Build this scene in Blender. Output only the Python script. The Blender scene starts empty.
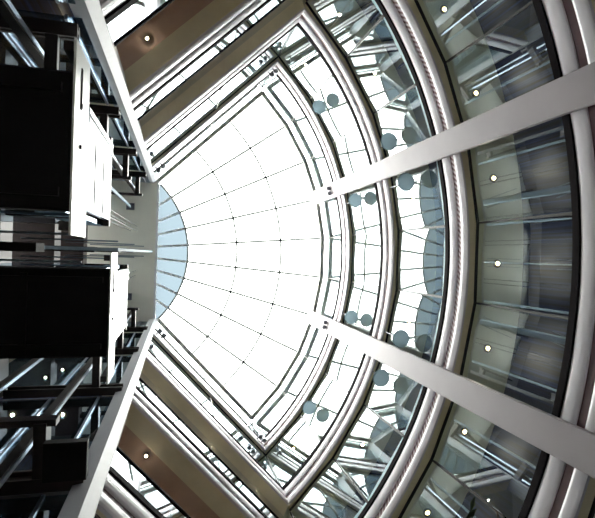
import bpy, bmesh, math, random
from mathutils import Vector, Matrix
random.seed(7)
PI = math.pi
H = 3.6                      # storey height in metres; plan below is in storeys
D2R = PI / 180
Z = [0, 1.694, 2.694, 3.694, 4.694]   # tops of the four gallery edges
ZR = 5.337                   # skylight
ZF = -0.42                   # atrium floor
R = 2.555                    # radius of the curved gallery edges
FA = 10.22                   # angle of one glazing facet
HA = 4.5 * FA                # half angle of the sector
FH = 0.225                   # height of a gallery edge
SET = [0, .03, .03, .03, .03]  # how far side glazing stands back, per level
DRK = [.065, .075, .065, .045, .04]
DR = 0.065                   # how far curved glazing stands back
C = bpy.context.scene.collection

# ------------------------------------------------------------------ helpers
def tag(o, label=None, cat=None, group=None, kind=None):
    if label: o['label'] = label
    if cat: o['category'] = cat
    if group: o['group'] = group
    if kind: o['kind'] = kind
    return o

def obj(name, bm, mat, parent=None, smooth=False):
    me = bpy.data.meshes.new(name)
    bmesh.ops.recalc_face_normals(bm, faces=bm.faces)
    if smooth:
        for f in bm.faces: f.smooth = True
    bm.to_mesh(me); bm.free()
    for m in (mat if isinstance(mat, (list, tuple)) else [mat]): me.materials.append(m)
    o = bpy.data.objects.new(name, me); C.objects.link(o)
    if parent:
        o.parent = parent
        if parent.type == 'EMPTY':
            o.matrix_parent_inverse = Matrix.Translation(parent.location).inverted()
    return o

def empty(name, loc):
    o = bpy.data.objects.new(name, None); C.objects.link(o)
    o.location = Vector(loc) * H
    o.empty_display_size = .2
    return o

def prism(bm, pts, z0, z1, mi=0):
    lo = [bm.verts.new((p[0]*H, p[1]*H, z0*H)) for p in pts]
    hi = [bm.verts.new((p[0]*H, p[1]*H, z1*H)) for p in pts]
    n = len(pts)
    fs = [bm.faces.new(lo[::-1]), bm.faces.new(hi)]
    for i in range(n):
        fs.append(bm.faces.new((lo[i], lo[(i+1) % n], hi[(i+1) % n], hi[i])))
    for f in fs: f.material_index = mi

def box(bm, x0, x1, y0, y1, z0, z1, mi=0):
    prism(bm, [(x0, y0), (x1, y0), (x1, y1), (x0, y1)], z0, z1, mi)

def band(bm, pin, pout, z0, z1, mi=0):
    """solid between two plan polylines of equal length"""
    rows = []
    for a, b in zip(pin, pout):
        rows.append([bm.verts.new((p[0]*H, p[1]*H, z*H)) for p, z in ((a, z0), (b, z0), (b, z1), (a, z1))])
    fs = []
    for r, s in zip(rows, rows[1:]):
        for i in range(4):
            j = (i+1) % 4
            fs.append(bm.faces.new((r[i], r[j], s[j], s[i])))
    fs.append(bm.faces.new(rows[0])); fs.append(bm.faces.new(rows[-1][::-1]))
    for f in fs: f.material_index = mi

def sweep(bm, path, prof, ztop, smooth=True):
    """path: list of (point, outward vector); prof: closed list of (outward, dz)"""
    rows = []
    for p, m in path:
        rows.append([bm.verts.new(((p[0]+m[0]*d)*H, (p[1]+m[1]*d)*H, (ztop+dz)*H)) for d, dz in prof])
    n = len(prof)
    for r, s in zip(rows, rows[1:]):
        for i in range(n):
            j = (i+1) % n
            bm.faces.new((r[i], r[j], s[j], s[i]))
    bm.faces.new(rows[0]); bm.faces.new(rows[-1][::-1])

def cyl(bm, x, y, z0, z1, r0, r1=None, n=24):
    r1 = r0 if r1 is None else r1
    a = [bm.verts.new(((x+r0*math.cos(2*PI*i/n))*H, (y+r0*math.sin(2*PI*i/n))*H, z0*H)) for i in range(n)]
    b = [bm.verts.new(((x+r1*math.cos(2*PI*i/n))*H, (y+r1*math.sin(2*PI*i/n))*H, z1*H)) for i in range(n)]
    bm.faces.new(a[::-1]); bm.faces.new(b)
    for i in range(n):
        bm.faces.new((a[i], a[(i+1) % n], b[(i+1) % n], b[i]))

def bar(bm, p, q, w, d, up=(0, 0, 1)):
    """rectangular bar from p to q (storey units), width w, depth d"""
    p = Vector(p)*H; q = Vector(q)*H; t = (q-p).normalized()
    s = t.cross(Vector(up)).normalized(); u = s.cross(t)
    A = []
    for e in (p, q):
        A.append([bm.verts.new(e + s*w*H*i/2 + u*d*H*j/2) for i, j in ((-1, -1), (1, -1), (1, 1), (-1, 1))])
    bm.faces.new(A[0][::-1]); bm.faces.new(A[1])
    for i in range(4):
        bm.faces.new((A[0][i], A[0][(i+1) % 4], A[1][(i+1) % 4], A[1][i]))

# ------------------------------------------------------------------ materials
def mat(name, col, rough=.5, metal=0., noise=0., nscale=6., spec=.5, coat=0.):
    m = bpy.data.materials.new(name); m.use_nodes = True
    nt = m.node_tree; b = nt.nodes['Principled BSDF']
    b.inputs['Base Color'].default_value = (*col, 1)
    b.inputs['Roughness'].default_value = rough
    b.inputs['Metallic'].default_value = metal
    b.inputs['Specular IOR Level'].default_value = spec
    b.inputs['Coat Weight'].default_value = coat
    b.inputs['Coat Roughness'].default_value = .12
    if noise:
        tc = nt.nodes.new('ShaderNodeTexCoord'); n = nt.nodes.new('ShaderNodeTexNoise')
        n.inputs['Scale'].default_value = nscale; n.inputs['Detail'].default_value = 5
        r = nt.nodes.new('ShaderNodeValToRGB')
        r.color_ramp.elements[0].position = .3; r.color_ramp.elements[1].position = .7
        r.color_ramp.elements[0].color = (*[max(0, c*(1-noise)) for c in col], 1)
        r.color_ramp.elements[1].color = (*[min(1, c*(1+noise)) for c in col], 1)
        nt.links.new(tc.outputs['Object'], n.inputs['Vector'])
        nt.links.new(n.outputs['Fac'], r.inputs['Fac'])
        nt.links.new(r.outputs['Color'], b.inputs['Base Color'])
    return m

def glass(name, tint, base, gain, rough=0., gcol=(1, 1, 1)):
    """thin coated glass: see-through, with a mirror share that rises at grazing angles"""
    m = bpy.data.materials.new(name); m.use_nodes = True
    nt = m.node_tree; nt.nodes.clear()
    o = nt.nodes.new('ShaderNodeOutputMaterial'); mx = nt.nodes.new('ShaderNodeMixShader')
    t = nt.nodes.new('ShaderNodeBsdfTransparent'); t.inputs[0].default_value = (*tint, 1)
    g = nt.nodes.new('ShaderNodeBsdfGlossy'); g.inputs['Color'].default_value = (*gcol, 1); g.inputs['Roughness'].default_value = rough
    fr = nt.nodes.new('ShaderNodeLayerWeight'); fr.inputs['Blend'].default_value = .5
    pw = nt.nodes.new('ShaderNodeMath'); pw.operation = 'POWER'; pw.inputs[1].default_value = 3.5
    ma = nt.nodes.new('ShaderNodeMath'); ma.operation = 'MULTIPLY_ADD'; ma.use_clamp = True
    ma.inputs[1].default_value = gain; ma.inputs[2].default_value = base
    nt.links.new(fr.outputs['Facing'], pw.inputs[0]); nt.links.new(pw.outputs[0], ma.inputs[0]); nt.links.new(ma.outputs[0], mx.inputs[0])
    nt.links.new(t.outputs[0], mx.inputs[1]); nt.links.new(g.outputs[0], mx.inputs[2])
    nt.links.new(mx.outputs[0], o.inputs[0])
    return m

def milky(name, tint, share, dcol):
    m = bpy.data.materials.new(name); m.use_nodes = True
    nt = m.node_tree; nt.nodes.clear()
    o = nt.nodes.new('ShaderNodeOutputMaterial'); mx = nt.nodes.new('ShaderNodeMixShader'); mx.inputs[0].default_value = share
    t = nt.nodes.new('ShaderNodeBsdfTransparent'); t.inputs[0].default_value = (*tint, 1)
    d = nt.nodes.new('ShaderNodeBsdfTranslucent'); d.inputs[0].default_value = (*dcol, 1)
    nt.links.new(t.outputs[0], mx.inputs[1]); nt.links.new(d.outputs[0], mx.inputs[2]); nt.links.new(mx.outputs[0], o.inputs[0])
    return m

def emit(name, col, s):
    m = bpy.data.materials.new(name); m.use_nodes = True
    nt = m.node_tree; nt.nodes.clear()
    o = nt.nodes.new('ShaderNodeOutputMaterial'); e = nt.nodes.new('ShaderNodeEmission')
    e.inputs[0].default_value = (*col, 1); e.inputs[1].default_value = s
    nt.links.new(e.outputs[0], o.inputs[0]); return m

M = dict(
    paint=mat('white_satin_paint', (.76, .735, .775), .36, noise=.04, nscale=1.2, coat=.35),
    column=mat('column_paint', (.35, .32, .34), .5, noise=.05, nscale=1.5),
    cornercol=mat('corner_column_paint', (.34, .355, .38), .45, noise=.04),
    maroon=mat('maroon_recess', (.10, .045, .05), .3, coat=.2),
    black=mat('black_gasket', (.010, .008, .010), .85, spec=.08),
    olive=mat('olive_panel', (.80, .74, .54), .55, noise=.05, nscale=3),
    greyolive=mat('grey_olive_soffit', (.62, .60, .48), .55, noise=.05, nscale=3),
    brown=mat('brown_soffit', (.58, .42, .33), .55, noise=.08, nscale=3),
    copper=mat('copper_soffit', (.60, .30, .10), .35, metal=.4, noise=.15, nscale=3),
    ceil=mat('beige_ceiling', (.86, .86, .72), .8, noise=.04, nscale=2),
    shaftceil=mat('shaft_beige_plaster', (.90, .90, .80), .8, noise=.03, nscale=2),
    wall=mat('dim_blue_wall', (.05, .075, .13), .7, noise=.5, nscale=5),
    floor=mat('atrium_stone', (.80, .78, .76), .5, noise=.1, nscale=2),
    frame=mat('dark_grey_frame', (.02, .019, .018), .4, metal=.1),
    roofframe=mat('grey_roof_frame', (.45, .46, .43), .5),
    rib=mat('pale_roof_rib', (.85, .87, .88), .5),
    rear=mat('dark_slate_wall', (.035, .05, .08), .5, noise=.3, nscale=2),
    frost=mat('frosted_blue_strip', (.55, .74, .80), .35, coat=.3),
    bar=milky('glare_paled_bar', (.03, .034, .036), .7, (.23, .24, .235)),  # opaque bars made translucent, so they look paled by roof glare
    post=mat('matt_black_post', (.012, .010, .010), .75, spec=.15),
    steel=mat('brown_steel', (.016, .009, .008), .45, metal=.2),
    chrome=mat('bright_steel', (.30, .35, .42), .3, metal=.9),
    dark=mat('black_underside', (.004, .0035, .0035), .6, noise=.2, spec=.2),
    car=mat('white_apron_and_reflection', (.86, .86, .82), .25, coat=.4),  # white of the apron; on the glass cabin front, painted roof reflection
    carreflect=mat('blue_grey_reflection', (.25, .36, .48), .25, coat=.3),
    lampdisc=mat('blue_grey_lamp', (.33, .40, .45), .4),
    discglass=milky('frosted_disc_glass', (.05, .06, .07), .85, (.32, .38, .41)),
    lampmetal=mat('grey_lamp_metal', (.16, .17, .20), .3, metal=.6),
    mast=mat('blue_grey_steel', (.20, .26, .30), .65, spec=.2),
    leaf=mat('dark_leaf', (.03, .05, .02), .5),
    bark=mat('bark', (.08, .05, .03), .8),
    pot=mat('terracotta', (.35, .15, .08), .7),
    glass=glass('coated_glass', (.80, .88, .88), .27, 1.0, gcol=(.86, .96, 1.0)),
    shaftglass=glass('dark_shaft_glass', (.42, .50, .56), .08, .9, gcol=(.75, .88, 1.0)),
    roofglass=milky('milky_roof_glass', (.97, .98, .95), .35, (.97, .98, .95)),
    capglass=milky('blue_roof_glass', (.032, .042, .049), .5, (.042, .055, .063)),
    lamp=emit('warm_lamp', (1, .88, .68), 1000),
    glow=emit('lit_reflector', (1, .66, .22), 1.6),
)
def streaks():
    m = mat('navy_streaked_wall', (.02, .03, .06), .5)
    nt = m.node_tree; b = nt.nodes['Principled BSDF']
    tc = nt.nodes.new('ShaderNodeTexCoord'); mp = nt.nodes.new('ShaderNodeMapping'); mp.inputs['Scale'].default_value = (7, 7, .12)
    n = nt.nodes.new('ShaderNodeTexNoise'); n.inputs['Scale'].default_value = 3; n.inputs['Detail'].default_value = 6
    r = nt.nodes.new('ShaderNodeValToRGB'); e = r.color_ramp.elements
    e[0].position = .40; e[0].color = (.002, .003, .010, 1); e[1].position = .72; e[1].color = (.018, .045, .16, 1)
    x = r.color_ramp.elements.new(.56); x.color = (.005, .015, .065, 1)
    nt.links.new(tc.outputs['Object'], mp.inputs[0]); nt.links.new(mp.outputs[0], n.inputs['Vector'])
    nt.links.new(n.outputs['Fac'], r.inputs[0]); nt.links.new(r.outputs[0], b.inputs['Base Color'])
    return m
def hatch():  # slanted two-tone bands, maroon and pale pink
    m = mat('hatched_stripe', (.3, .15, .15), .4)
    nt = m.node_tree; b = nt.nodes['Principled BSDF']
    tc = nt.nodes.new('ShaderNodeTexCoord'); sp = nt.nodes.new('ShaderNodeSeparateXYZ')
    at = nt.nodes.new('ShaderNodeMath'); at.operation = 'ARCTAN2'
    a1 = nt.nodes.new('ShaderNodeMath'); a1.operation = 'MULTIPLY'; a1.inputs[1].default_value = 520
    a2 = nt.nodes.new('ShaderNodeMath'); a2.operation = 'MULTIPLY_ADD'; a2.inputs[1].default_value = 40
    sn = nt.nodes.new('ShaderNodeMath'); sn.operation = 'SINE'
    r = nt.nodes.new('ShaderNodeValToRGB'); e = r.color_ramp.elements
    e[0].position = .35; e[0].color = (.16, .07, .075, 1); e[1].position = .65; e[1].color = (.50, .42, .44, 1)
    hf = nt.nodes.new('ShaderNodeMath'); hf.operation = 'MULTIPLY_ADD'; hf.inputs[1].default_value = .5; hf.inputs[2].default_value = .5
    L = nt.links.new
    L(tc.outputs['Object'], sp.inputs[0]); L(sp.outputs['Y'], at.inputs[0]); L(sp.outputs['X'], at.inputs[1])
    L(at.outputs[0], a1.inputs[0]); L(sp.outputs['Z'], a2.inputs[0]); L(a1.outputs[0], a2.inputs[2])
    L(a2.outputs[0], sn.inputs[0]); L(sn.outputs[0], hf.inputs[0]); L(hf.outputs[0], r.inputs[0]); L(r.outputs[0], b.inputs['Base Color'])
    return m
M['navy'] = streaks(); M['hatch'] = hatch()
UP, LO, ARC = -1, 1, 0
# ------------------------------------------------------------------ plan
def pol(r, a): return (r*math.cos(a*D2R), r*math.sin(a*D2R))
START = {UP: (.668, -.755), LO: (.722, .722)}
END = {UP: pol(R, -HA), LO: pol(R, HA)}
def sdir(s):
    a, b = Vector(START[s]), Vector(END[s]); return (b-a).normalized()
def snor(s):                                    # outward normal of a straight side
    t = sdir(s); n = Vector((-t.y, t.x)); return n if n.y*s > 0 else -n
def facetr(a, extra=0.):
    k = round(a/FA); return (R+extra)*math.cos(FA/2*D2R)/math.cos((a-k*FA)*D2R)
FINE = [HA*(-1+2*i/108) for i in range(109)]
def arcpath():
    """fine curved path with mitred ends"""
    p = []
    for i, a in enumerate(FINE):
        m = pol(1, a)
        if i in (0, 108):
            s = UP if i == 0 else LO
            n = snor(s); m = (m[0]+n.x, m[1]+n.y)
        p.append((pol(R, a), m))
    return p
def sidepath(s):
    n = snor(s); e = Vector(pol(1, s*HA)); A = START[s]
    return [(A, (n.x, n.y)), (END[s], (n.x+e.x, n.y+e.y))]
def arc_out(d, dside, poly=False):
    """outer plan polyline paired with arc points"""
    o = []
    for i, a in enumerate(FINE):
        if i in (0, 108):
            s = UP if i == 0 else LO
            n = snor(s); e = pol(1, a); o.append((END[s][0]+e[0]*d+n.x*dside, END[s][1]+e[1]*d+n.y*dside))
        else:
            o.append(pol(facetr(a, d+.011) if poly else R+d, a))
    return o
def side_pts(s, dside, darc):
    n = snor(s); e = Vector(pol(1, s*HA)); A = Vector(START[s]); B = Vector(END[s])
    return [tuple(A+n*dside), tuple(B+n*dside+e*darc)]

OUT = .38                                        # depth of the rooms behind the glazing
SN = {UP: 'upper', LO: 'lower', ARC: 'curved'}
LV = ['', 'lowest', 'second', 'third', 'topmost']

# ------------------------------------------------------------------ gallery edges (fascias), soffits, ceilings
g0, g1 = 0., -.034
PG = [(-.012, 0), (-.012, g1), (.012, g1), (.012, 0)]
PB = [(-.002, -.036), (-.006, -.042), (-.008, -.058), (-.009, -.075), (-.008, -.095), (-.004, -.110), (0, -.115), (.012, -.115), (.012, -.036)]
PS = [(.006, -.115), (.006, -.160), (.012, -.160), (.012, -.115)]
PC = [(0, -.160), (-.005, -.166), (-.008, -.180), (-.008, -.200), (-.005, -.215), (0, -.225), (.012, -.225), (.012, -.160)]
trimno = 0
for k in range(1, 5):
    for s in (UP, ARC, LO):
        trimno += 1
        path = arcpath() if s == ARC else sidepath(s)
        bm = bmesh.new(); sweep(bm, path, PB, Z[k]); sweep(bm, path, PC, Z[k])
        t = obj('trim_%d' % trimno, bm, M['paint'], smooth=(s == ARC))
        if s == ARC:
            t.data.set_sharp_from_angle(angle=.7) if hasattr(t.data, 'set_sharp_from_angle') else None
        where = {UP: 'straight white gallery edge on the upper side', LO: 'straight white gallery edge on the lower side', ARC: 'curved white gallery edge'}[s]
        tag(t, '%s at the %s gallery level' % (where, LV[k]), 'gallery edge', kind='structure')
        bm = bmesh.new(); sweep(bm, path, PG, Z[k]); obj('gasket', bm, M['black'], t)['label'] = 'thin black rail line'
        bm = bmesh.new(); sweep(bm, path, PS, Z[k]); obj('recessed_stripe', bm, M['hatch' if (k == 2 and s == ARC) else 'maroon'], t)['label'] = 'dark maroon recessed stripe'
        # floor slab + soffit strips under it
        zb, zt = Z[k]-FH, Z[k]-.04
        ds = SET[k]
        bm = bmesh.new()
        if s == ARC:
            fi = [(p[0]+m[0]*.013, p[1]+m[1]*.013) for p, m in path]
            band(bm, fi, arc_out(DRK[k], ds, True), zb+.002, zt, 0)
            band(bm, arc_out(DRK[k], ds, True), arc_out(OUT, OUT), zb+.006, zt, 1)
            mats = [M['olive'], M['ceil']]
        else:
            w = .09 if k < 3 else .075
            fi = side_pts(s, .013, .013)
            om = M['copper'] if k == 1 else M['brown'] if k == 2 else M['greyolive']
            band(bm, fi, side_pts(s, .013+w, DRK[k]), zb+.002, zt, 0)
            band(bm, side_pts(s, .013+w, DRK[k]), side_pts(s, OUT, OUT), zb+.004, zt, 1)
            mats = [M['olive'], om]
        c = obj('ceiling_%d' % trimno, bm, mats)
        tag(c, 'soffit under the %s gallery on the %s side' % (LV[k], SN[s]), 'ceiling', kind='structure')

# ------------------------------------------------------------------ glazing
winno = 0
def window(pts, z0, z1, label, joints=(), tilt=0., strip=False):
    """pts: plan polyline of the pane line; frame = sill, head and mullions at the points"""
    global winno
    winno += 1
    bm = bmesh.new()
    V = [Vector(p) for p in pts]
    w = .006
    for a, b in zip(V, V[1:]):
        t = (b-a).normalized(); n = Vector((-t.y, t.x))*w
        for zz0, zz1 in ((z0, z0+.02), (z1-.014, z1)):
            prism(bm, [a-n, b-n, b+n, a+n], zz0, zz1)
    for p in [V[0], V[-1]] + [Vector(j) for j in joints]:
        t = (V[-1]-V[0]).normalized()*.005; n = Vector((-t.y, t.x))*1.6
        prism(bm, [p-t-n, p+t-n, p+t+n, p-t+n], z0+.02, z1-.03)
    mid = (V[0]+V[-1])/2; out = mid.normalized()
    def lean(bm):
        for v in bm.verts:
            q = tilt*(z1*H-v.co.z)/(z1-z0)
            v.co.x += out.x*q; v.co.y += out.y*q
    lean(bm)
    f = obj('window_%d' % winno, bm, M['frame'])
    tag(f, label, 'window', kind='structure')
    if strip:
        bm = bmesh.new(); a, b = V; t = (b-a).normalized()*.006; n = out*.004
        prism(bm, [a+t-n*2, b-t-n*2, b-t-n, a+t-n], z0+.02, z0+.185); lean(bm)
        obj('frosted_strip', bm, M['frost'], f)['label'] = 'pale blue frosted strip at the foot of the pane'
    bm = bmesh.new()
    for a, b in zip(V, V[1:]):
        v = [bm.verts.new((x*H, y*H, zz*H)) for x, y, zz in ((a.x, a.y, z0+.01), (b.x, b.y, z0+.01), (b.x, b.y, z1-.01), (a.x, a.y, z1-.01))]
        bm.faces.new(v)
    lean(bm)
    obj('pane', bm, M['glass'], f)
    return f

ORD = ['upper corner', 'fourth above the axis', 'third above the axis', 'second above the axis', 'middle']
FNAME = {-4: 'at the upper corner', -3: 'next to the upper corner', -2: 'just above the upper white column', -1: 'just below the upper white column',
         0: 'midway between the two white columns', 1: 'just above the lower white column', 2: 'just below the lower white column',
         3: 'next to the lower corner', 4: 'at the lower corner'}
STOREY = {0: 'ground storey', 1: 'first glazed storey', 2: 'second glazed storey', 3: 'third glazed storey', 4: 'top clerestory'}
for k in range(0, 5):
    z0 = Z[k]-.04 if k else ZF
    z1 = (Z[k+1]-FH+.004) if k < 4 else ZR
    dsk = SET[k+1] if k < 4 else .04
    DR = DRK[k+1] if k < 4 else .04
    for j in range(-4, 5):
        a0, a1 = (j-.5)*FA, (j+.5)*FA
        p, q = pol(R+DR, a0), pol(R+DR, a1)
        if j == -4:
            e = pol(1, -HA); n = snor(UP); p = (END[UP][0]+e[0]*DR+n.x*dsk, END[UP][1]+e[1]*DR+n.y*dsk)
        if j == 4:
            e = pol(1, HA); n = snor(LO); q = (END[LO][0]+e[0]*DR+n.x*dsk, END[LO][1]+e[1]*DR+n.y*dsk)
        window([p, q], z0, z1, 'flat glazing panel of the curved %s, %s' % (STOREY[k], FNAME[j]), tilt=(0, .030, .048, .020, 0)[k], strip=(k == 2))
    for s in (UP, LO):
        P = side_pts(s, dsk, DR)
        a, b = Vector(P[0]), Vector(P[1])
        if k in (1, 2):
            hb = .262 if k == 1 else .33
            a, b = [Vector(p) for p in side_pts(s, .03, .03)]
            bm = bmesh.new()
            v = [bm.verts.new((x*H, y*H, zz*H)) for x, y, zz in ((a.x, a.y, z0), (b.x, b.y, z0), (b.x, b.y, Z[k]+hb), (a.x, a.y, Z[k]+hb))]
            bm.faces.new(v)
            g = obj('glass_balustrade', bm, M['glass'])
            tag(g, 'long clear glass balustrade along the %s straight gallery at the %s level' % (SN[s], LV[k]), 'balustrade')
            n = snor(s); q = .006
            bm = bmesh.new(); prism(bm, [a-n*q, b-n*q, b+n*q, a+n*q], Z[k]+hb, Z[k]+hb+.012)
            obj('top_rail', bm, M['black'], g)['label'] = 'thin black top rail'
            for f in (.22, .5, .78):
                p = a.lerp(b, f)+n*.012; t = sdir(s)*.004
                bm = bmesh.new(); prism(bm, [p-t-n*.004, p+t-n*.004, p+t+n*.004, p-t+n*.004], z0, Z[k]+hb)
                obj('baluster', bm, M['chrome'], g)
            continue
        js = [tuple(a.lerp(b, f)) for f in (.5,)]
        window([tuple(a), tuple(b)], z0, z1, 'long straight glazing on the %s side, %s' % (SN[s], STOREY[k]), js)

# ------------------------------------------------------------------ outer walls, floor, top soffit
bm = bmesh.new()
o1 = arc_out(OUT, OUT); o2 = arc_out(OUT+.08, OUT+.08)
band(bm, o1, o2, ZF, ZR+.1)
tag(obj('wall_right', bm, M['navy']), 'dim curved back wall behind the curved glazing', 'wall', kind='structure')
for s, nm in ((UP, 'wall_north'), (LO, 'wall_south')):
    bm = bmesh.new(); band(bm, side_pts(s, OUT, OUT), side_pts(s, OUT+.08, OUT+.08), ZF, ZR+.1)
    n = snor(s); A = Vector(START[s])
    # closing wall back to the lift lobby
    a = A+n*OUT; b = A+n*(OUT+.08)
    band(bm, [tuple(a), (-.5, a.y)], [tuple(b), (-.5, b.y+s*.03)], ZF, ZR+.1)
    tag(obj(nm, bm, M['navy']), 'dim back wall behind the %s straight galleries' % SN[s], 'wall', kind='structure')
bm = bmesh.new(); box(bm, -.5, 3.6, -3.1, 3.1, ZF-.08, ZF)
tag(obj('floor', bm, M['floor']), 'stone floor of the atrium', 'floor', kind='structure')
bm = bmesh.new()
path = arcpath()
fi = [(p[0]+m[0]*.004, p[1]+m[1]*.004) for p, m in path]
band(bm, arc_out(.05, .05), arc_out(OUT, OUT), ZR, ZR+.1)
for s in (UP, LO):
    band(bm, side_pts(s, .05, .05), side_pts(s, OUT, OUT), ZR, ZR+.1)
tag(obj('ceiling_roof', bm, M['rib']), 'white top soffit around the skylight', 'ceiling', kind='structure')

# ------------------------------------------------------------------ skylight
sk = empty('skylight', (1.6, 0, ZR+.02)); tag(sk, 'big bright fan-shaped glass skylight over the atrium', 'skylight')
CH = .70
CAP = 1.02
def wedge(r0, r1, a0, a1, n=4):
    """plan ring sector clipped by the chord x = CH"""
    A = [a0+(a1-a0)*i/n for i in range(n+1)]
    inn = [pol(max(r0, CH/math.cos(a*D2R)), a) for a in A]
    out = [pol(max(r1, CH/math.cos(a*D2R)), a) for a in A]
    return inn, out
for j in range(-4, 5):
    a0, a1 = (j-.5)*FA, (j+.5)*FA
    if abs(j) < 5:
        for r0, r1, mt in ((CH, CAP, 'capglass'), (CAP, 1.55, 'roofglass'), (1.55, 2.05, 'roofglass'), (2.05, R+.055, 'roofglass')):
            A = [a0+(a1-a0)*i/4 for i in range(5)]
            if r1 <= CH/math.cos(max(abs(a0), abs(a1))*D2R) and r1 <= CH/math.cos(min(abs(a0), abs(a1))*D2R): continue
            inn, out = wedge(r0, r1, a0, a1)
            bm = bmesh.new()
            vi = [bm.verts.new((x*H, y*H, (ZR+.03)*H)) for x, y in inn]
            vo = [bm.verts.new((x*H, y*H, (ZR+.03)*H)) for x, y in out]
            for i in range(4):
                if (vi[i].co-vo[i].co).length < 1e-4 and (vi[i+1].co-vo[i+1].co).length < 1e-4: continue
                bm.faces.new((vi[i], vi[i+1], vo[i+1], vo[i]))
            bmesh.ops.remove_doubles(bm, verts=bm.verts, dist=1e-4)
            po = obj('roof_pane', bm, M[mt], sk)
            if mt == 'capglass': po['label'] = 'blue-grey pane of the half-round cap'
for s in (UP, LO):
    A, B = side_pts(s, -.004, 0); D, E_ = side_pts(s, .055, .055)
    bm = bmesh.new(); bm.faces.new([bm.verts.new((x*H, y*H, (ZR+.032)*H)) for x, y in (A, B, E_, D)])
    obj('roof_pane', bm, M['roofglass'], sk)
for j in range(-5, 5):
    a = (j+.5)*FA; c = CH/math.cos(a*D2R)
    if abs(j+.5) > 4.4: continue
    if c < CAP:
        bm = bmesh.new(); bar(bm, (*pol(c, a), ZR+.01), (*pol(CAP, a), ZR+.01), .022, .03); obj('cap_rib', bm, M['rib'], sk)
    bm = bmesh.new(); bar(bm, (*pol(max(c, CAP), a), ZR+.02), (*pol(R, a), ZR+.02), .026, .01); obj('roof_rib', bm, M['bar'], sk)
for r in (CAP, 1.55, 2.05):
    mx = min(HA, math.degrees(math.acos(min(1, CH/r))))
    bm = bmesh.new(); A = [mx*(-1+2*i/40) for i in range(41)]
    w = .0105
    band(bm, [pol(r-w, a) for a in A], [pol(r+w, a) for a in A], ZR+.012, ZR+.020)
    obj('ring_bar', bm, M['bar'], sk)
bm = bmesh.new()
A = [p for i, p in enumerate(FINE)]
fin = [pol(facetr(a, -.034), a) for a in FINE]; fout = [pol(facetr(a, .010), a) for a in FINE]
band(bm, fin, fout, ZR-.02, ZR+.02)
for s in (UP, LO):
    band(bm, side_pts(s, -.030, -.034), side_pts(s, .012, .0), ZR-.03, ZR+.02)
obj('edge_frame', bm, M['roofframe'], sk)['label'] = 'grey frame along the skylight edge'

# ------------------------------------------------------------------ columns
for s, nm in ((UP, 'upper'), (LO, 'lower')):
    a = s*15.75
    t = Vector(pol(1, a)); n = Vector((-t.y, t.x)); w = .069
    pts = [t*2.460-n*w, t*2.460+n*w, t*2.534+n*w, t*2.534-n*w]
    bm = bmesh.new(); prism(bm, pts, ZF, ZR-.05)
    bmesh.ops.bevel(bm, geom=[e for e in bm.edges if abs(e.verts[0].co.z-e.verts[1].co.z) > 1], offset=.015, segments=2, affect='EDGES')
    c = obj('column', bm, M['column'])
    tag(c, 'broad white column crossing the curved gallery edges, the %s of the two' % nm, 'column')
    # corner column at the lift end of the straight side
    A = Vector(START[s]); n2 = snor(s)
    pts = [(A.x+.005, A.y-s*.004), (A.x-.030, A.y-s*.022), (A.x-.085, A.y-s*.012), (A.x-.085, A.y+s*.06), (A.x-.02, A.y+s*.10)]
    bm = bmesh.new(); prism(bm, pts, ZF, ZR)
    c = obj('corner_column', bm, M['cornercol'])
    tag(c, 'slim pale grey column beside the lifts where the %s straight galleries end' % nm, 'column')

# ------------------------------------------------------------------ lamps
def downlight(x, y, z, label, group, r=.020):
    d = empty('downlight', (x, y, z)); tag(d, label, 'downlight', group)
    bm = bmesh.new()
    n = 16
    o = [bm.verts.new(((x+r*1.5*math.cos(2*PI*i/n))*H, (y+r*1.5*math.sin(2*PI*i/n))*H, (z-.004)*H)) for i in range(n)]
    i_ = [bm.verts.new(((x+r*math.cos(2*PI*i/n))*H, (y+r*math.sin(2*PI*i/n))*H, (z-.006)*H)) for i in range(n)]
    u = [bm.verts.new(((x+r*1.5*math.cos(2*PI*i/n))*H, (y+r*1.5*math.sin(2*PI*i/n))*H, z*H)) for i in range(n)]
    for i in range(n):
        j = (i+1) % n
        bm.faces.new((o[i], o[j], i_[j], i_[i])); bm.faces.new((o[i], o[j], u[j], u[i]))
    obj('trim_ring', bm, M['lampmetal'], d)
    bm = bmesh.new(); cyl(bm, x, y, z-.0055, z-.001, r, n=16)
    obj('reflector', bm, M['glow'], d)['label'] = 'warm yellow lit reflector'
    bm = bmesh.new(); cyl(bm, x, y, z-.008, z-.0057, r*.42, n=12)
    obj('bulb', bm, M['lamp'], d)
    return d
for k in (2, 3, 4):
    zc = Z[k]-FH+.006
    for j in range(-4, 5):
        x, y = pol(2.755, j*FA*1.025)
        downlight(x, y, zc, 'small warm downlight behind the %s curved glazing, %s' % (STOREY[k-1], FNAME[j]), 'downlights along the curved ceilings', .017)
CX0 = .92985
SL = [(2, .745, -1.045, UP, 'near the lifts'), (2, .80, 1.005, LO, 'near the lifts'), (2, 1.30, -1.585, UP, 'near the corner'), (2, 1.33, 1.55, LO, 'near the corner'),
      (3, .80, 1.00, LO, 'near the lifts'), (3, 1.16, 1.385, LO, 'midway along'), (3, 1.50, 1.74, LO, 'near the corner'), (1, 1.1, -1.40, UP, 'midway along'), (1, 1.1, 1.38, LO, 'midway along')]
for k, x, y, s, wn in SL:
    downlight(x, y, Z[k]-FH+.004, 'warm downlight under the %s %s-side gallery, %s' % (LV[k], SN[s], wn), 'downlights in the side soffits', .010)
CX = .92985
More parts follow.
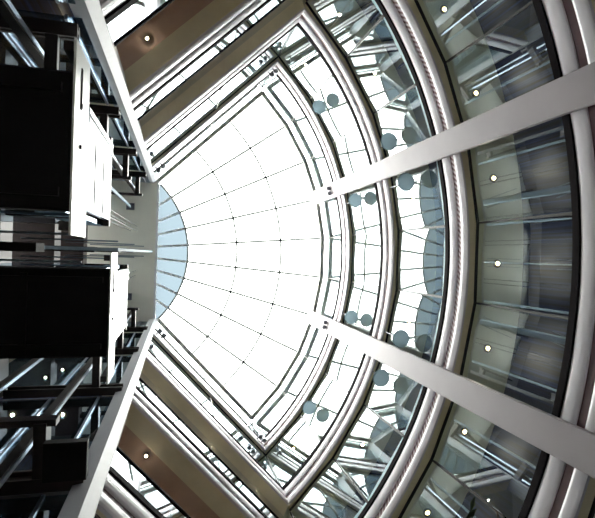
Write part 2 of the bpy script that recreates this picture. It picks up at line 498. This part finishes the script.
def disc(x0, y0, z0, k, label):
    """pendant hung just inside the curved glazing, on a rod from the soffit strip"""
    f = 1.
    while math.hypot(CX+(x0-CX)*f, y0*f) > 2.520: f -= .001
    x, y, z = CX+(x0-CX)*f, y0*f, z0*f
    u = Vector((x, y)).normalized(); zc = Z[k]-FH
    d = empty('disc_lamp', (x, y, zc)); tag(d, label, 'hanging lamp', 'round hanging disc lamps')
    bm = bmesh.new(); cyl(bm, x, y, z, z+.012, .060, .064, 36); obj('disc', bm, M['discglass'], d)
    bm = bmesh.new(); p = u*2.568; cyl(bm, p.x, p.y, z+.010, zc+.004, .004, n=10); obj('rod', bm, M['lampmetal'], d)
for sg, sd in ((-1, 'upper'), (1, 'lower')):
    disc(2.184, sg*1.44, 4.41, 4, 'round disc lamp hung below the topmost gallery, nearest the %s corner' % sd)
    disc(2.58, sg*.571, 4.41, 4, 'round disc lamp hung below the topmost gallery beside the %s column' % sd)
    disc(2.465, sg*.91, 3.41, 3, 'round disc lamp under the third gallery, outward of the %s column' % sd)
    disc(2.62, sg*.61, 3.41, 3, 'round disc lamp under the third gallery, inward of the %s column' % sd)

# pairs of small drum lamps at the topmost gallery edge
def drum(p, m, label, group='drum lamps on the topmost gallery edge'):
    d = empty('drum_lamp', (*p, Z[4]-.1)); tag(d, label, 'drum lamp', group)
    x, y = p; z = Z[4]-.13
    bm = bmesh.new(); cyl(bm, x, y, z-.03, z+.03, .021, n=20); obj('drum', bm, M['lampmetal'], d)
    bm = bmesh.new(); bar(bm, (x, y, z), (x+m[0]*.04, y+m[1]*.04, z), .012, .012); obj('bracket', bm, M['lampmetal'], d)
for s in (UP, LO):
    for q, dr in enumerate((2.425, 2.425)):
        a = s*15.75 + (-.55 if q == 0 else .55)
        drum(pol(2.437, s*15.75+(q-.5)*1.15), pol(1, a), 'small grey drum lamp on the %s white column, %s of its pair' % (SN[s], ('upper' if q == 0 else 'lower')))
    E = Vector(END[s]); t = sdir(s); n = snor(s); e = Vector(pol(1, s*HA))
    for q in range(2):
        p = E - n*(.045) - e*(.045+.055*q)
        drum(tuple(p), tuple(n), 'small grey drum lamp at the %s corner of the topmost gallery, %s' % (SN[s], 'nearer the corner' if q == 0 else 'further from the corner'))
    A = Vector(START[s])
    for q in range(2):
        p = A - n*.045 + t*(.035+.055*q)
        drum(tuple(p), tuple(n), 'small grey drum lamp at lift end of %s topmost edge, %s' % (SN[s], 'nearer the lifts' if q == 0 else 'further from the lifts'))

# ------------------------------------------------------------------ lift side
bm = bmesh.new(); box(bm, -.5, .68, -.76, .73, ZR-.045, ZR+.08)
tag(obj('ceiling_shaft', bm, M['shaftceil']), 'plain beige ceiling above the two lift shafts', 'ceiling', kind='structure')
bm = bmesh.new(); box(bm, .681, .70, -.75, .73, ZR-.06, ZR+.06)
tag(obj('trim_shaft', bm, M['rib']), 'thin white edge between the shaft ceiling and the skylight', 'edge trim', kind='structure')
for s in (UP, LO):
    bm = bmesh.new(); n = snor(s); A = Vector(START[s])
    prism(bm, [(-.5, s*.73), (A.x-.01, A.y), tuple(A+n*OUT), (-.5, (A+n*OUT).y)], ZR-.03, ZR+.08)
    tag(obj('ceiling_lobby', bm, M['shaftceil']), 'ceiling over the %s lift lobby' % SN[s], 'ceiling', kind='structure')

# rear wall with window openings
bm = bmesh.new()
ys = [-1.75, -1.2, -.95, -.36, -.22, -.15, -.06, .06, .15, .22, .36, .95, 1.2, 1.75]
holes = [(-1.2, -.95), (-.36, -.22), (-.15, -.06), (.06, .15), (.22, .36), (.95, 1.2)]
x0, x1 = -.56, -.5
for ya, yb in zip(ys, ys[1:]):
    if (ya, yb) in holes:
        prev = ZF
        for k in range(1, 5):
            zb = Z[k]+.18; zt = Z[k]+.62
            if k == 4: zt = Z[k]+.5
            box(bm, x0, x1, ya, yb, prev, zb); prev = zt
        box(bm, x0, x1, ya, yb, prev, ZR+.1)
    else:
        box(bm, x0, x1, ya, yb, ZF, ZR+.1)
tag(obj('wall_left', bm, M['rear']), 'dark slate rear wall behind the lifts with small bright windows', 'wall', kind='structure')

# lobby floors behind and beside the shafts
for k in range(1, 5):
    bm = bmesh.new(); box(bm, -.5, .12, -.74, .72, Z[k]-.20, Z[k]-.03)
    tag(obj('ceiling_landing', bm, M['steel']), 'dark landing slab behind the lifts at the %s level' % LV[k], 'landing', kind='structure')
    for s in (UP, LO):
        A = Vector(START[s]); n = snor(s)
        bm = bmesh.new(); prism(bm, [(-.5, A.y+s*.035), (A.x-.03, A.y+s*.035+.0), tuple(A+n*.1), tuple(A+n*OUT), (-.5, (A+n*OUT).y)], Z[k]-.18, Z[k]-.03)
        tag(obj('ceiling_lobby', bm, M['copper' if (k == 2 and s == UP) else 'ceil' if k > 2 else 'steel']), 'lobby slab on the %s side of the lifts at the %s level' % (SN[s], LV[k]), 'landing', kind='structure')  # upper slabs coloured pale beige to suggest lit lobbies

# lift cars
def lift(y0, y1, ap0, ap1, zb, label, up):
    X = .69; D = .46; hgt = .62
    c = empty('lift_car', (X-D/2, (y0+y1)/2, zb)); tag(c, label, 'lift')
    bm = bmesh.new(); box(bm, X-D, X, y0, y1, zb, zb+.05)
    bmesh.ops.bevel(bm, geom=bm.edges[:], offset=.02, segments=1, affect='EDGES')
    obj('underside', bm, M['dark'], c)
    bm = bmesh.new(); box(bm, X-D*.62, X-D*.57, y0+.02, y1-.02, zb-.012, zb)
    box(bm, X-D, X-.02, y0+.03, y0+.05, zb-.014, zb); box(bm, X-D, X-.02, y1-.05, y1-.03, zb-.014, zb)
    obj('underside_beam', bm, M['dark'], c)
    bm = bmesh.new(); box(bm, X+.001, X+.006, ap0, ap1, zb, zb+.165)
    a = obj('apron', bm, M['car'], c); a['label'] = 'broad white panel along the foot of the car'
    for f in (.30, .52):
        bm = bmesh.new(); bar(bm, (X+.005, ap0+(ap1-ap0)*f, zb+.07), (X+.010, ap0+(ap1-ap0)*f, zb+.07), .010, .010)
        obj('bolt', bm, M['steel'], a)
    bm = bmesh.new(); box(bm, X+.005, X+.008, ap0+.045, ap0+.14, zb+.060, zb+.072); obj('slot', bm, M['black'], a)
    for q in range(4):
        cx_, cy_ = X-D/2+(q % 2-.5)*.06, (y0+y1)/2+(q//2-.5)*.05
        bm = bmesh.new(); cyl(bm, cx_, cy_, zb+hgt+.02, ZR-.0451, .003, n=8); obj('hoist_cable', bm, M['steel'], c)
    bm = bmesh.new(); w = y1-y0
    box(bm, X-.02, X, y0+.02, y1-.02, zb+.165, zb+hgt)
    p = obj('front_panel', bm, M['car'], c); p['label'] = 'cabin front, roof reflection painted white'
    bm = bmesh.new()  # blue reflection on the glass front, painted as two strips
    for yy in (y0+.03, y0+.055): box(bm, X, X+.008, yy, yy+.014, zb+.17, zb+hgt-.01)
    obj('corner_reflection', bm, M['carreflect'], p)['label'] = 'painted blue-grey reflection at the cabin corner'
    bm = bmesh.new()
    for q in range(1, 3):
        zz = zb+.165+(hgt-.165)*q/3
        box(bm, X, X+.002, y0+.085, y1-.03, zz-.002, zz+.002)
    obj('panel_joint', bm, M['lampdisc'], p)
    for yy in (y0, y1-.012):
        bm = bmesh.new(); box(bm, X-D, X-.02, yy, yy+.012, zb+.05, zb+hgt)
        obj('side_panel', bm, M['shaftglass'], c)
    bm = bmesh.new(); box(bm, X-D, X, y0, y1, zb+hgt, zb+hgt+.03); obj('roof', bm, M['steel'], c)
    for yy in (ap0+.01, ap1-.03):
        bm = bmesh.new(); box(bm, X-.02, X, yy, yy+.02, zb+.0, zb+.16); obj('guide_shoe', bm, M['steel'], c)
lift(-.396, -.088, -.470, -.034, 1.15, 'lower-hanging lift car nearer the viewer, black underside and white front, upper left', 0)
lift(.062, .378, .004, .476, 1.82, 'higher lift car with black underside and narrow white front, lower in the picture', 0)

# landing frames: brown steel beams, one per level and side
for k in range(1, 5):
    for s in (UP, LO):
        A = Vector(START[s]); yb = s*(.66 if k == 1 and s == UP else .705); zb = Z[k]-.12
        fr = empty('landing_frame', (.4, yb, zb)); 
        tag(fr, 'dark brown steel landing frame at the %s level on the %s side of the lifts' % (LV[k], SN[s]), 'steel frame', 'landing frames')
        hb = .012 if k == 1 and s == UP else .05
        bm = bmesh.new(); box(bm, .13, A.x-.055, yb-.020, yb+.020, zb-.012, zb); box(bm, .13, A.x-.055, yb-.006, yb+.006, zb, zb+hb); box(bm, .13, A.x-.055, yb-.020, yb+.020, zb+hb, zb+hb+.012)
        obj('main_beam', bm, M['steel'], fr)
        y2 = s*.52
        bm = bmesh.new(); ya, yc = sorted((yb-s*.022, y2)); box(bm, .525, .560, ya, yc, zb-.012, zb+hb)
        obj('tie_beam', bm, M['steel'], fr)
        bm = bmesh.new(); box(bm, .13, .585, y2-.010, y2+.010, zb-.006, zb+.04)
        obj('rail_beam', bm, M['steel'], fr)
        if k == 1 and s == LO:
            bm = bmesh.new(); box(bm, .575, .69, .545, .655, 1.47, 1.50); obj('step_plate', bm, M['dark'], fr)
# lift posts
for s in (UP, LO):
    for x, wn in ((.49, 'nearer the atrium'), (.20, 'deeper in the shaft')):
        bm = bmesh.new(); box(bm, x-.014, x+.014, s*.60-.014, s*.60+.014, ZF, ZR-.045)
        pst = obj('shaft_post', bm, M['post']); tag(pst, 'dark upright steel post of the %s lift shaft, %s' % (SN[s], wn), 'steel post')
        bm = bmesh.new(); box(bm, x+.014, x+.018, s*.60-.007, s*.60+.007, ZF, ZR-.045)
        obj('bright_strip', bm, M['chrome'], pst)['label'] = 'bright steel face strip'
    # glazed side of the shaft, a pane per storey
    for k in range(0, 5):
        z0 = Z[k]-.04 if k else ZF; z1 = Z[k+1]-.14 if k < 4 else ZR-.05
        winno += 1
        yb = s*.735
        bm = bmesh.new()
        for x in (.05, .34, .56): box(bm, x-.005, x+.005, yb-.008, yb+.008, z0, z1)
        f = obj('window_%d' % winno, bm, M['chrome']); tag(f, 'dark glass side of the %s lift shaft, %s' % (SN[s], STOREY[k]), 'window', kind='structure')
        bm = bmesh.new(); box(bm, -.1, START[s][0]-.06, yb-.003, yb+.003, z0, z1); obj('pane', bm, M['shaftglass'], f)
    # guide rail with its bracket
    bm = bmesh.new(); box(bm, .414, .426, s*.47-.012, s*.47+.012, 2.55 if s == LO else 2.0, ZR-.047)
    g = obj('guide_rail', bm, M['mast']); tag(g, 'steel guide rail above the %s lift' % SN[s], 'guide rail')
    bm = bmesh.new(); box(bm, .38, .46, s*.47-.035, s*.47+.035, ZR-.07, ZR-.047); obj('bracket', bm, M['lampmetal'], g)
# warm lamps in the side lobbies
for k, x, y, wn in ((3, .19, .81, 'nearest the atrium on the third level'), (3, -.04, .815, 'furthest from the atrium on the third level'), (3, .086, .86, 'middle of the three on the third level'),
                    (2, .19, .785, 'farther in on the second level'), (2, .407, .795, 'nearer the atrium on the second level')):
    downlight(x, y, Z[k]-.18, 'warm lobby downlight below the lower lift, ' + wn, 'lobby downlights', .016)
for x, y, wn in ((.26, -1.13, 'farther from the pale corner column'), (.42, -1.0, 'nearer the pale corner column')):
    downlight(x, y, Z[2]-.18, 'warm downlight in the copper ceiling above the upper lift, ' + wn, 'lobby downlights', .016)
# divider between the two cars
dv = empty('shaft_divider', (.5, 0, 1.5)); tag(dv, 'slim divider of brown beams and blue-grey blade between the two lifts', 'divider')
bm = bmesh.new(); box(bm, .30, .655, -.016, .0, 2.35, ZR-.05); obj('blade', bm, M['mast'], dv)['label'] = 'blue-grey upright blade'
for k in range(1, 5):
    bm = bmesh.new(); box(bm, -.05, .52, -.019, .008, Z[k]-.14, Z[k]-.05); obj('cross_beam', bm, M['post'], dv)
    for yy in (-.055, .040):
        bm = bmesh.new(); box(bm, .12, .60, yy-.004, yy+.004, Z[k]+.1, Z[k]+.115); obj('side_rail', bm, M['mast'], dv)

# ------------------------------------------------------------------ plant at the foot of the atrium
px, py = 1.84, .825
pl = empty('potted_tree', (px, py, ZF)); tag(pl, 'dark leafy potted tree whose top leaves show at the bottom edge', 'plant')
bm = bmesh.new(); cyl(bm, px, py, ZF, ZF+.16, .07, .10, 24); obj('pot', bm, M['pot'], pl)
bm = bmesh.new()
cyl(bm, px, py, ZF+.16, 1.2, .012, .006, 10)
for i in range(14):
    a = random.random()*6.28; z = .9+.02*i
    bar(bm, (px, py, z), (px+.09*math.cos(a), py+.09*math.sin(a), z+.09), .004, .004)
obj('trunk', bm, M['bark'], pl)
bm = bmesh.new()
for i in range(90):
    a = random.random()*6.28; r = .13*math.sqrt(random.random()); z = .95+.32*random.random()
    c0 = Vector((px+r*math.cos(a), py+r*math.sin(a), z))*H
    t = Vector((random.gauss(0, 1), random.gauss(0, 1), random.gauss(0, .5))).normalized(); n = t.cross(Vector((random.random(), random.random(), 1))).normalized()
    L = .10; w = .028
    up = t.cross(n)*.012
    v = [bm.verts.new(c0 - t*L), bm.verts.new(c0 + n*w + up), bm.verts.new(c0 + t*L), bm.verts.new(c0 - n*w + up), bm.verts.new(c0)]
    for i0, i1 in ((0, 1), (1, 2), (2, 3), (3, 0)): bm.faces.new((v[i0], v[i1], v[4]))
obj('foliage', bm, M['leaf'], pl)

# ------------------------------------------------------------------ light
w = bpy.data.worlds.new('sky'); bpy.context.scene.world = w; w.use_nodes = True
bg = w.node_tree.nodes['Background']
bg.inputs[0].default_value = (1.0, 1.0, .97, 1); bg.inputs[1].default_value = 16.0

# ------------------------------------------------------------------ camera
MR = ((0.97053202, -0.03203235, -0.23883368), (0.029986, 0.99947589, -0.01219757), (0.23909922, 0.00467647, 0.97098388))
cam = bpy.data.cameras.new('camera'); co = bpy.data.objects.new('camera', cam); C.objects.link(co)
cam.sensor_width = 36; cam.lens = 480*36/595; cam.clip_start = .05; cam.clip_end = 200
r, d, f = [Vector(v) for v in MR]
m = Matrix((r, -d, -f)).transposed().to_4x4()
m.translation = Vector((.92985, -.0023, 0))*H
co.matrix_world = m
sc = bpy.context.scene
sc.camera = co
sc.view_settings.view_transform = 'Standard'; sc.view_settings.look = 'None'
sc.view_settings.exposure = 0; sc.view_settings.gamma = 1; sc.view_settings.use_curve_mapping = False
sc.cycles.max_bounces = 12; sc.cycles.transparent_max_bounces = 24; sc.cycles.glossy_bounces = 6
sc.cycles.diffuse_bounces = 5
sc.cycles.caustics_reflective = False
